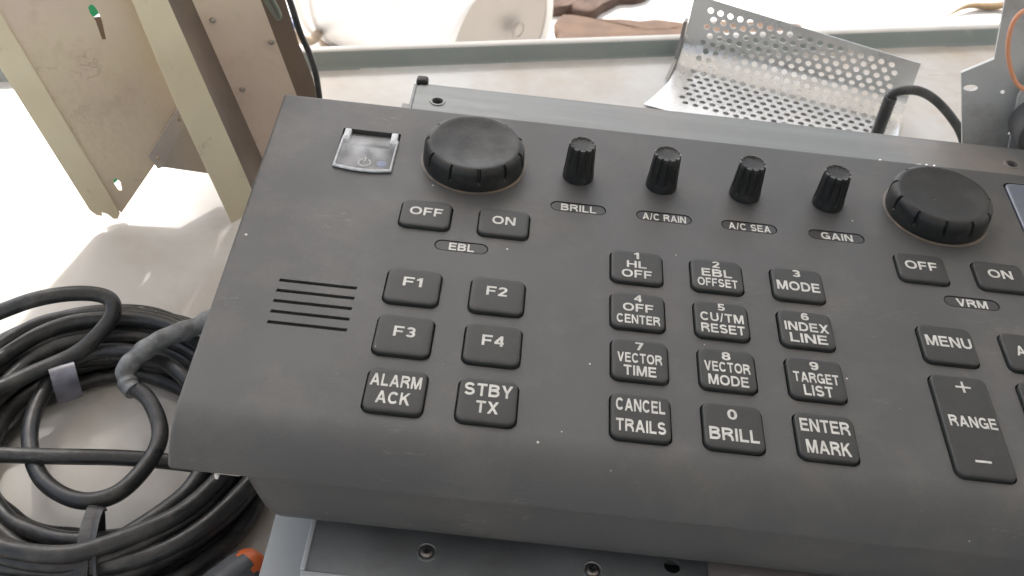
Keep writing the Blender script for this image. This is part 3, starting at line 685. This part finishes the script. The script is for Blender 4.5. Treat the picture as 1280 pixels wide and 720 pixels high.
tube(bm, cp, 1.15, 10); tag(finish(bm, 'black_lead', 'cable', None, smooth=60), 'thin black lead hanging down beside the gold zinc frame', 'cable')
bm = bmesh.new(); tube(bm, catmull([local(84, 62, -8), local(86.2, 56, -6), local(87.4, 46, -5), local(87.6, 40, -5), local(86.4, 39, -5.5), local(85.6, 44, -6), local(84.2, 60, -8)], 8), .8, 8)
finish(bm, 'green_wire_loop', 'greenwire', zf, smooth=60)

# ---------------------------------------------------------------- cable coil
coil = thing('cable_coil', (-150, -25, TZ), 'large coil of thick black cable lying on the white table left of the panel', 'cable')
CR = 2.45
rnd = random.Random(3)
loops = [(-147.5, -27.5, 31.0, 32.0, -71.8), (-149.0, -27.5, 36.5, 37.5, -71.9), (-149.5, -28.0, 42.0, 42.5, -71.7), (-150.5, -26.5, 47.5, 47.5, -71.9), (-150.0, -26.0, 52.0, 51.0, -72),
         (-150.0, -28.0, 38.8, 39.5, -66.6), (-149.5, -26.0, 44.0, 43.0, -66.4), (-151.0, -26.0, 48.0, 49.5, -66.6), (-148.5, -27.5, 34.2, 35.0, -66.2), (-148.5, -28.0, 33.5, 35.0, -69.0), (-150.5, -28.5, 39.0, 40.5, -72.2), (-149.5, -26.5, 49.0, 48.0, -62.0), (-151.0, -29.0, 53.5, 53.0, -69.5), (-149.0, -28.5, 36.5, 40.0, -62.2), (-150.2, -27.5, 47.0, 50.5, -69.2), (-149.0, -29.0, 43.0, 42.0, -57.6), (-151.5, -28.5, 44.5, 46.0, -71.8), (-149.0, -27.0, 50.0, 47.5, -66.8), (-150.0, -29.0, 41.0, 44.0, -61.8), (-150.5, -26.0, 46.0, 45.5, -61.6)]
for i, (x, y, rx, ry, z) in enumerate(loops):
    ph = [rnd.uniform(0, 6.28) for _ in range(4)]; P = []
    for k in range(28):
        a = 2 * math.pi * k / 28
        d = 1.3 * math.sin(2 * a + ph[0]) + .9 * math.sin(3 * a + ph[1]) + .35 * math.sin(7 * a + ph[2]) + .25 * math.sin(11 * a + ph[3])
        zz = z + .9 * math.sin(2 * a + ph[2]) * (z > -70) + .5 * math.sin(3 * a + ph[3]) * (z > -70)
        P.append((x + (rx + d) * math.cos(a), y + (ry + d) * math.sin(a), max(-72.2, zz)))
    bm = bmesh.new(); tube(bm, catmull(P, 5, True), CR, 12, True)
    finish(bm, 'cable_turn', 'cable', coil, smooth=60)
def strand(name, pts, r, m='cable', n=8, rfun=None, label=None, parent=coil, ns=12):
    bm = bmesh.new(); tube(bm, catmull(pts, n), r, ns, rfun=rfun); return finish(bm, name, m, parent, smooth=60, label=label)
strand('inner_loop', [(-143.6, -12.6, -57.5), (-136.6, -16.8, -58.0), (-130.2, -26.8, -59.2), (-130.0, -36.9, -60.2), (-135.2, -49.0, -60.5), (-144.9, -52.6, -60.8), (-157.5, -46.3, -62), (-166.6, -33.0, -63), (-170.1, -18.1, -63.5), (-167.0, -3.4, -62), (-155.3, 2.7, -60), (-138.7, 0.1, -58.5), (-127.7, -7.5, -58.5), (-116, -16, -64), (-108, -22, -70)], CR)
strand('grey_sheath', [(-112, 16, -46), (-122, 11.5, -48), (-128.3, 7.3, -50.0), (-137.0, 1.6, -51.0), (-142.6, -3.8, -53), (-145.6, -8.4, -55.5), (-143.9, -12.4, -57.3), (-141.5, -14.6, -57.6)], 2.95, 'tape', 10, rfun=lambda t: 1 + .05 * math.sin(61 * t) + .05 * math.sin(37 * t + 1), label='crumpled grey sheath taped over the cable end', ns=18)
strand('straight_strand', [(-215, -45, -59), (-179.8, -41.9, -59.6), (-158.1, -39.8, -59.8), (-138.6, -37.2, -60.4), (-124.5, -34.8, -63.0), (-112, -33.0, -66.0), (-96, -31, -70)], CR * .95)
strand('raised_loop', [(-225, -14, -62), (-200.5, -2.9, -54.0), (-187.3, 3.4, -49), (-176.1, 8.2, -46), (-165.3, 12.2, -46), (-157.2, 13.0, -47.4), (-154.6, 9.6, -50.0), (-157.2, 4.6, -53.6), (-163.2, -2.9, -57.0), (-174.1, -11.8, -58.5), (-184.6, -22.5, -59), (-196, -38, -60), (-204, -60, -62)], CR)
strand('upper_strand', [(-222, -22, -68), (-204, -8, -66), (-187, 3.0, -64), (-170, 11, -62), (-155, 18.5, -62), (-140, 19, -63), (-125, 13, -66), (-110, 4, -70)], CR)
strand('tail_strand', [(-100.5, -26, -71), (-104.2, -40.0, -72.1), (-110.5, -51.5, -72.1), (-116.4, -68.0, -72.1), (-121.6, -84, -72.1), (-126, -104, -72.1)], CR * .9)
# black strap round the lower turns
sp = catmull([(-139.6, -56.2, -70), (-138.8, -55.0, -61.5), (-138.6, -56.5, -57.6), (-138.2, -62.0, -57.2), (-137.3, -68.0, -57.6), (-136.4, -74.0, -60), (-135.7, -79.4, -66), (-135.5, -80.6, -72)], 6)
bm = bmesh.new()
def ribbon(bm, pts, wdt, th, side=Vector((1, 0, 0)), tw=0):
    rings = []
    for i, p in enumerate(pts):
        t = (pts[min(len(pts) - 1, i + 1)] - pts[max(0, i - 1)]).normalized(); sd_ = (side - t * side.dot(t)).normalized(); up = t.cross(sd_).normalized()
        sd_ = (sd_ * math.cos(tw * i) + up * math.sin(tw * i)); up = t.cross(sd_).normalized()
        rings.append([p + sd_ * a + up * b for a, b in ((-wdt / 2, -th / 2), (wdt / 2, -th / 2), (wdt / 2, th / 2), (0, th * .9), (-wdt / 2, th / 2))])
    loft(bm, rings)
ribbon(bm, sp, 3.6, .5)
st_ = finish(bm, 'strap', 'strapm', coil, smooth=40, label='flat black strap tied round the lower turns')
bm = bmesh.new(); ribbon(bm, catmull([(-136.9, -55.2, -60.2), (-136.4, -57.5, -56.8), (-135.8, -63, -56.6), (-134.2, -69.5, -57.2), (-131.6, -76.6, -60), (-130.0, -80.0, -66)], 6), 1.7, .5, tw=.03); finish(bm, 'strap_tail', 'strapm', st_, smooth=40)
bm = bmesh.new(); ribbon(bm, catmull([(-170.6, -2.0, -68), (-168.8, -3.6, -60.5), (-167.0, -6.0, -57.6), (-164.4, -10.3, -57.6), (-163.2, -12.4, -60), (-162.8, -13.0, -67)], 6), 7.4, .3, side=Vector((.82, .57, 0)))
finish(bm, 'clear_tape', 'film', coil, smooth=40, label='bluish clear tape wrapped round the upper turns')

# ---------------------------------------------------------------- screwdriver
sdv = thing('screwdriver', (-95, -66, TZ), 'screwdriver with dark grey grip and orange end lying below the panel corner', 'screwdriver')
ax0 = Vector((-92.2, -60.8, -67.8)); ax = Vector((-.62, -.785, -.01)).normalized(); sx_ = ax.cross(Vector((0, 0, 1))).normalized(); ux = sx_.cross(ax)
def turned(name, prof_, m, parent, ns=36, lobes=0):
    bm = bmesh.new(); rings = []
    for t, r in prof_:
        rings.append([ax0 + ax * t + (sx_ * math.cos(2 * math.pi * k / ns) + ux * math.sin(2 * math.pi * k / ns)) * (r * (1 - lobes * max(0, math.cos(6 * 2 * math.pi * k / ns)) ** 2)) for k in range(ns)])
    loft(bm, rings); return finish(bm, name, m, parent, smooth=45)
turned('end_cap', [(0, 1.0), (.3, 3.2), (1.2, 5.0), (2.6, 6.0), (4.3, 6.5), (6.2, 6.6)], 'orange', sdv)
turned('grip', [(4.2, 5.6), (4.8, 6.75), (7.5, 7.05), (12, 7.1), (22, 6.9), (40, 6.6), (60, 6.4), (78, 6.8), (84, 5.5), (86, 4)], 'grip', sdv, lobes=.08)
turned('orange_band', [(62, 6.7), (64, 6.9), (72, 6.95), (74, 6.8)], 'orange', sdv)
turned('shaft', [(86, 3), (86.2, 3), (150, 3), (150.5, 2.6)], 'bolt', sdv)
bm = bmesh.new(); c = ax0 + ax * 3.4 - sx_ * 4.6 + ux * 3.0; bmesh.ops.create_icosphere(bm, subdivisions=3, radius=1.9, matrix=Matrix.Translation(c)); finish(bm, 'hanging_hole', 'holered', sdv, smooth=60)

# ---------------------------------------------------------------- perforated cover
LO = Vector((41.0, 243.0, TZ + .9)); LE = Vector((.961, -.275, 0)); LN = Vector((-.275, -.961, 0)); LZ = Vector((0, 0, 1))
pc_ = thing('perforated_cover', LO, 'bent perforated metal cover standing on the table behind the panel', 'metal cover')
RB = 13.0; WALLH = 19.5; 
def prof_pt(s_):    # arc length from the top edge of the wall, down, round the bend and forward along the table
    if s_ < WALLH: return Vector((0 - (WALLH - s_) * .10, RB + (WALLH - s_) * .995))
    s_ -= WALLH
    if s_ < RB * math.pi / 2: a = s_ / RB; return Vector((RB - RB * math.cos(a), RB - RB * math.sin(a)))
    return Vector((RB + s_ - RB * math.pi / 2, 0))
def perf(bm, e0, rows, cols, px, py, r, s0, stag=True, nn=12):
    for j in range(rows):
        off = (px / 2 if (j % 2 and stag) else 0)
        for i in range(cols):
            x0 = e0 + off + i * px; y0 = s0 + j * py; cxx, cyy = x0 + px / 2, y0 + py / 2
            inn, out = [], []
            for k in range(nn):
                a = 2 * math.pi * (k + .5) / nn; c_, s__ = math.cos(a), math.sin(a)
                inn.append((cxx + r * c_, cyy + r * s__)); q = 1 / max(abs(c_) / (px / 2), abs(s__) / (py / 2)); out.append((cxx + c_ * q, cyy + s__ * q))
            # corners
            ring = []
            Vi = [bm.verts.new((x, y, 0)) for x, y in inn]; Vo = [bm.verts.new((x, y, 0)) for x, y in out]
            corners = {}
            for k in range(nn):
                k2 = (k + 1) % nn; a, b = out[k], out[k2]
                onx = lambda p: abs(abs(p[0] - cxx) - px / 2) < 1e-6
                if onx(a) != onx(b):
                    cpt = (a[0] if onx(a) else b[0], b[1] if onx(a) else a[1]); vc = bm.verts.new((cpt[0], cpt[1], 0))
                    bm.faces.new((Vi[k], Vo[k], vc, Vo[k2], Vi[k2]))
                else: bm.faces.new((Vi[k], Vo[k], Vo[k2], Vi[k2]))
        # fill the half cells at the ends of staggered rows
        for (xa, xb) in ((e0, e0 + off), (e0 + off + cols * px, e0 + (cols + .5) * px)):
            if xb - xa > .01: bm.faces.new([bm.verts.new((x, y, 0)) for x, y in ((xa, s0 + j * py), (xb, s0 + j * py), (xb, s0 + (j + 1) * py), (xa, s0 + (j + 1) * py))])
bm = bmesh.new()
PX, PY = 4.75, 4.05; COLS = 19; LEN = 104; E0 = 3.2; S0 = 3.2; ROWS = 16
perf(bm, E0, ROWS, COLS, PX, PY, 1.42, S0, nn=16)
e1 = E0 + (COLS + .5) * PX; s1 = S0 + ROWS * PY; SEND = s1 + 8
def grid(bm, x0, x1, y0, y1, ny):
    for k in range(ny):
        ya, yb = y0 + (y1 - y0) * k / ny, y0 + (y1 - y0) * (k + 1) / ny
        bm.faces.new([bm.verts.new((x, y, 0)) for x, y in ((x0, ya), (x1, ya), (x1, yb), (x0, yb))])
grid(bm, -3.4, E0, 0, SEND, 48); grid(bm, e1, LEN - 1, 0, SEND, 48); grid(bm, E0, e1, 0, S0, 2); grid(bm, E0, e1, s1, SEND, 4)
bmesh.ops.remove_doubles(bm, verts=bm.verts, dist=1e-3)
def pm(c):
    q = prof_pt(c.y)
    if c.x < -3: c = Vector((c.x - 7 * max(0, (c.y - 50) / 30) ** 1.4, c.y, 0))
    # the top edge slopes down a little towards the right end
    return LO + LE * c.x + LN * q.x + LZ * (q.y * (1 - .20 * max(0, c.x) / LEN * (1 if q.y > RB else q.y / RB)))
base = list(bm.verts); bedges = [e for e in bm.edges if len(e.link_faces) == 1]; bfaces = list(bm.faces)
flat_ = {v: v.co.copy() for v in base}; low = {}
for v in base:
    c = flat_[v]; a = pm(c); b = pm(c + Vector((0, .2, 0))) - pm(c - Vector((0, .2, 0)))
    nrm = LE.cross(b).normalized(); low[v] = bm.verts.new(a - nrm * .42)
for f in bfaces: bm.faces.new([low[v] for v in reversed(f.verts)])
for e in bedges:
    p, q = e.verts; bm.faces.new((p, q, low[q], low[p]))
for v in base: v.co = pm(flat_[v])
ps = finish(bm, 'perforated_sheet', 'perf', pc_, smooth=35, weld=False)
bm = bmesh.new(); a_ = LO + LE * (-5.4)
loft(bm, [[a_ + LN * n + LZ * z + LE * d for n, z in ((-2, 20), (2, 20), (3, 12), (8, 3), (24, .6), (22, .1), (5, .2), (-1, 10))] for d in (0, 1.6)]); finish(bm, 'end_flange', 'perfdark', pc_)

# black cable loop in front of the cover
bm = bmesh.new()
tube(bm, catmull([(107.5, 140, -72), (107.3, 147, -58), (107.6, 150, -44.1), (107.3, 150, -34.6), (107.8, 150, -26.8), (111.0, 150, -24.2), (117.5, 150, -23.6), (125.1, 150, -26.9), (134.1, 150, -34.1), (141.5, 150, -42.5), (150, 148, -58), (160, 146, -71)], 8), 1.9, 12)
tag(finish(bm, 'black_cable_loop', 'cable', None, smooth=60), 'arched black cable loop in front of the perforated cover', 'cable')

bm = bmesh.new()
tube(bm, [Vector((107.4, 149.6, z)) for z in (-72, -50, -48.5, -29, -27.5, -27.2)], 2.55, 20, rfun=lambda t: (.8 if t < .25 else 1.0) * (.9 if t == 1 else 1))
tag(finish(bm, 'cable_sleeve', 'cable', None, smooth=40), 'upright black cable sleeve standing in front of the perforated cover', 'cable sleeve')
# ---------------------------------------------------------------- galvanised bracket at the right
VX = (Vector((0, 110, 0)), Vector((1, 0, 0)), Vector((0, 0, 1)), Vector((0, -1, 0)))
gb = thing('galvanised_bracket', (140, 110, TZ), 'upright galvanised steel bracket at the right edge with a slotted hole', 'bracket')
def vp(name, poly, n, th, m, holes=(), label=None): return plate_part(name, poly, n, th, m, gb, holes, VX, label=label)
vp('front_plate', [(112.8, 8.4), (121.7, 14.9), (117.0, 36), (112, 60), (190, 60), (190, -74.5), (124, -74.5), (123.5, -20)], 0, 1.3, 'galv', holes=[circ(118.0, 3.0, 2.5, 1.25, n=18, a=4), circ(129.2, 2.8, .8, n=10), circ(138.1, -13.4, .6, n=8)])
vp('side_plate', [(133.2, 14), (132.2, 4.8), (140.5, -30), (141, -74.5), (190, -74.5), (190, 14)], 6, 1.3, 'galv')
for x, z in ((135.0, 9.0), (139.3, -8.5)):
    bm = bmesh.new(); c = Vector((x, 102.6, z))
    loft(bm, [[c + Vector((r * math.cos(R(k * 60)), -n, r * math.sin(R(k * 60)))) for k in range(6)] for r, n in ((1.5, 0), (1.5, 1.2), (1.1, 1.5))]); nut = finish(bm, 'nut', 'bolt', gb)
bm = bmesh.new(); tube(bm, catmull([(136, 99, 39), (122.6, 100, 38.6), (118.9, 100, 37.4), (117.9, 100, 32.0), (120.3, 100, 23.3), (125.3, 100, 14.9), (130.3, 100, 10.6), (140, 99, 8)], 8), .75, 10)
tag(finish(bm, 'orange_wire', 'wire', None, smooth=60), 'thin orange wire bent in front of the galvanised bracket', 'wire')
bm = bmesh.new()
tube(bm, [Vector((142.0, y, -3)) for y in (93.5, 94.5, 104, 105)], 9.5, 40, rfun=lambda t: .93 if t in (0, 1) else 1)
tag(finish(bm, 'round_housing', 'roundm', None, smooth=40), 'dark grey round housing at the right edge beside the bracket', 'motor housing')

# ---------------------------------------------------------------- beyond the table
GZ = -830
def on_ground(u, v, z=0): return Vector((u, v, GZ + z))
bk = thing('bucket', (-200, 1700, GZ), 'white plastic bucket lying on its side on the bright ground', 'bucket')
bc = Vector((-81, 1332, -700)); ba = Vector((-.80, .60, 0)).normalized(); bs = Vector((-ba.y, ba.x, 0)); bu = Vector((0, 0, 1))
def bturn(name, prof_, m, ns=72, caps=(True, True)):
    bm = bmesh.new(); rings = []
    for t, r in prof_: rings.append([bc + ba * t + (bs * math.cos(2 * math.pi * k / ns) + bu * math.sin(2 * math.pi * k / ns)) * r for k in range(ns)])
    loft(bm, rings, *caps); return finish(bm, name, m, bk, smooth=35)
bturn('body', [(6, 118), (0, 122), (-2, 125), (2, 128), (10, 129), (150, 134), (300, 139), (302, 145), (312, 145), (314, 141), (330, 141), (334, 148), (350, 148), (352, 140), (20, 126)], 'bucket', caps=(False, True))
bturn('base', [(8, 119), (6.5, 118), (6.5, 20)], 'bucket_end', caps=(False, True))
bm = bmesh.new(); c2 = bc + ba * 4 + bs * 2 ; c2 = bc - ba * 0
bo = bc + ba * 7 + Vector((12, -14, 14)) * .9 + Vector((.6, .8, 0)) * 30
tube(bm, [bo + (bs * math.cos(R(k * 12)) + bu * math.sin(R(k * 12))) * 13.5 for k in range(30)], 1.6, 8, True)
loft(bm, [[bo - ba * t + (bs * math.cos(R(k * 12)) + bu * math.sin(R(k * 12))) * r for k in range(30)] for r, t in ((11, 0), (10, 1.2), (5, 1.2))])
finish(bm, 'moulded_boss', 'bucket_end', bk, smooth=35, weld=False)

def rough_shade_patch(name, poly, h, m, jag, label, cat, sub=10, seed=1):  # low brown patches standing in for shade on the sunlit ground
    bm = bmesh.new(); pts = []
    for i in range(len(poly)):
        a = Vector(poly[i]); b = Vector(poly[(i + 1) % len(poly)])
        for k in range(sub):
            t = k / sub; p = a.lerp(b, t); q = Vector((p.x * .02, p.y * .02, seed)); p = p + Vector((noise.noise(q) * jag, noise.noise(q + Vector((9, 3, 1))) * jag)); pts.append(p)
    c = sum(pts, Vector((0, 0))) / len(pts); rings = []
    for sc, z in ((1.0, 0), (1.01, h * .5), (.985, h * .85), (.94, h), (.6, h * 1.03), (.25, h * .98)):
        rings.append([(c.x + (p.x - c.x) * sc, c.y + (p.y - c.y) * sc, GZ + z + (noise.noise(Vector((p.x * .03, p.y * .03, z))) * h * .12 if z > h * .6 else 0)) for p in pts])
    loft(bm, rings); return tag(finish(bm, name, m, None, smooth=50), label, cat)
rough_shade_patch('shaded_soil_patch', [(17, 1500), (472, 1600), (482, 1728), (263, 1679), (105, 1653), (24, 1650), (4, 1587)], 16, 'shaded_soil', 16, 'reddish brown patch standing in for shaded soil on the bright ground behind the table rim', 'shade_patch')
rough_shade_patch('dark_shaded_soil', [(-14, 1680), (13, 1662), (66, 1680), (120, 1716), (170, 1770), (200, 1900), (8, 1900)], 20, 'dark_shade_patch', 30, 'dark brown patch standing in for shade on the ground next to the white bucket', 'dark_shade_patch', seed=4)
for i, (P, r, lab) in enumerate([([(-420, 1260, 150), (-400, 1330, 90), (-398, 1400, 60), (-412, 1490, 30), (-430, 1600, 20), (-420, 1750, 20)], 8.5, 'tan hose bending down left of the bucket, crossing in front'),
                         ([(-470, 1760, 20), (-455, 1640, 18), (-425, 1540, 18), (-392, 1440, 18), (-360, 1360, 18), (-330, 1280, 18)], 9, 'tan hose lying flat and passing beneath the other hose')]):
    bm = bmesh.new(); tube(bm, catmull([on_ground(*p) for p in P], 8), r, 12); tag(finish(bm, 'hose', 'hose', None, smooth=60), lab, 'hose', 'tan hoses by the bucket')
bm = bmesh.new()
bmesh.ops.create_grid(bm, x_segments=16, y_segments=16, size=1)
for q in bm.verts: 
    x, y = q.co.x, q.co.y; n = noise.noise(Vector((x * 2, y * 2, 3)))
    q.co = Vector((-462 + x * 22 + y * 8 + n * 12, 1560 + y * 60 + n * 15, GZ + 12 + 9 * n + 6 * noise.noise(Vector((x * 5, y * 5, 1)))))
cl = finish(bm, 'cloth_scrap', 'cloth', None, smooth=80); md = cl.modifiers.new('thickness', 'SOLIDIFY'); md.thickness = 2 * S
tag(cl, 'blue and white cloth scrap on the ground left of the hoses', 'cloth')
bm = bmesh.new(); tube(bm, catmull([on_ground(800, 1840, 4), on_ground(850, 1880, 12), on_ground(905, 1900, 8), on_ground(960, 1905, 16), on_ground(1010, 1890, 4)], 6), 9, 8, rfun=lambda t: .25 + 1.1 * math.sin(math.pi * t) ** 2, flat=.5)
tag(finish(bm, 'dry_leaf', 'leaf', None, smooth=60), 'curled dry brown leaf on the bright ground at upper right', 'leaf')
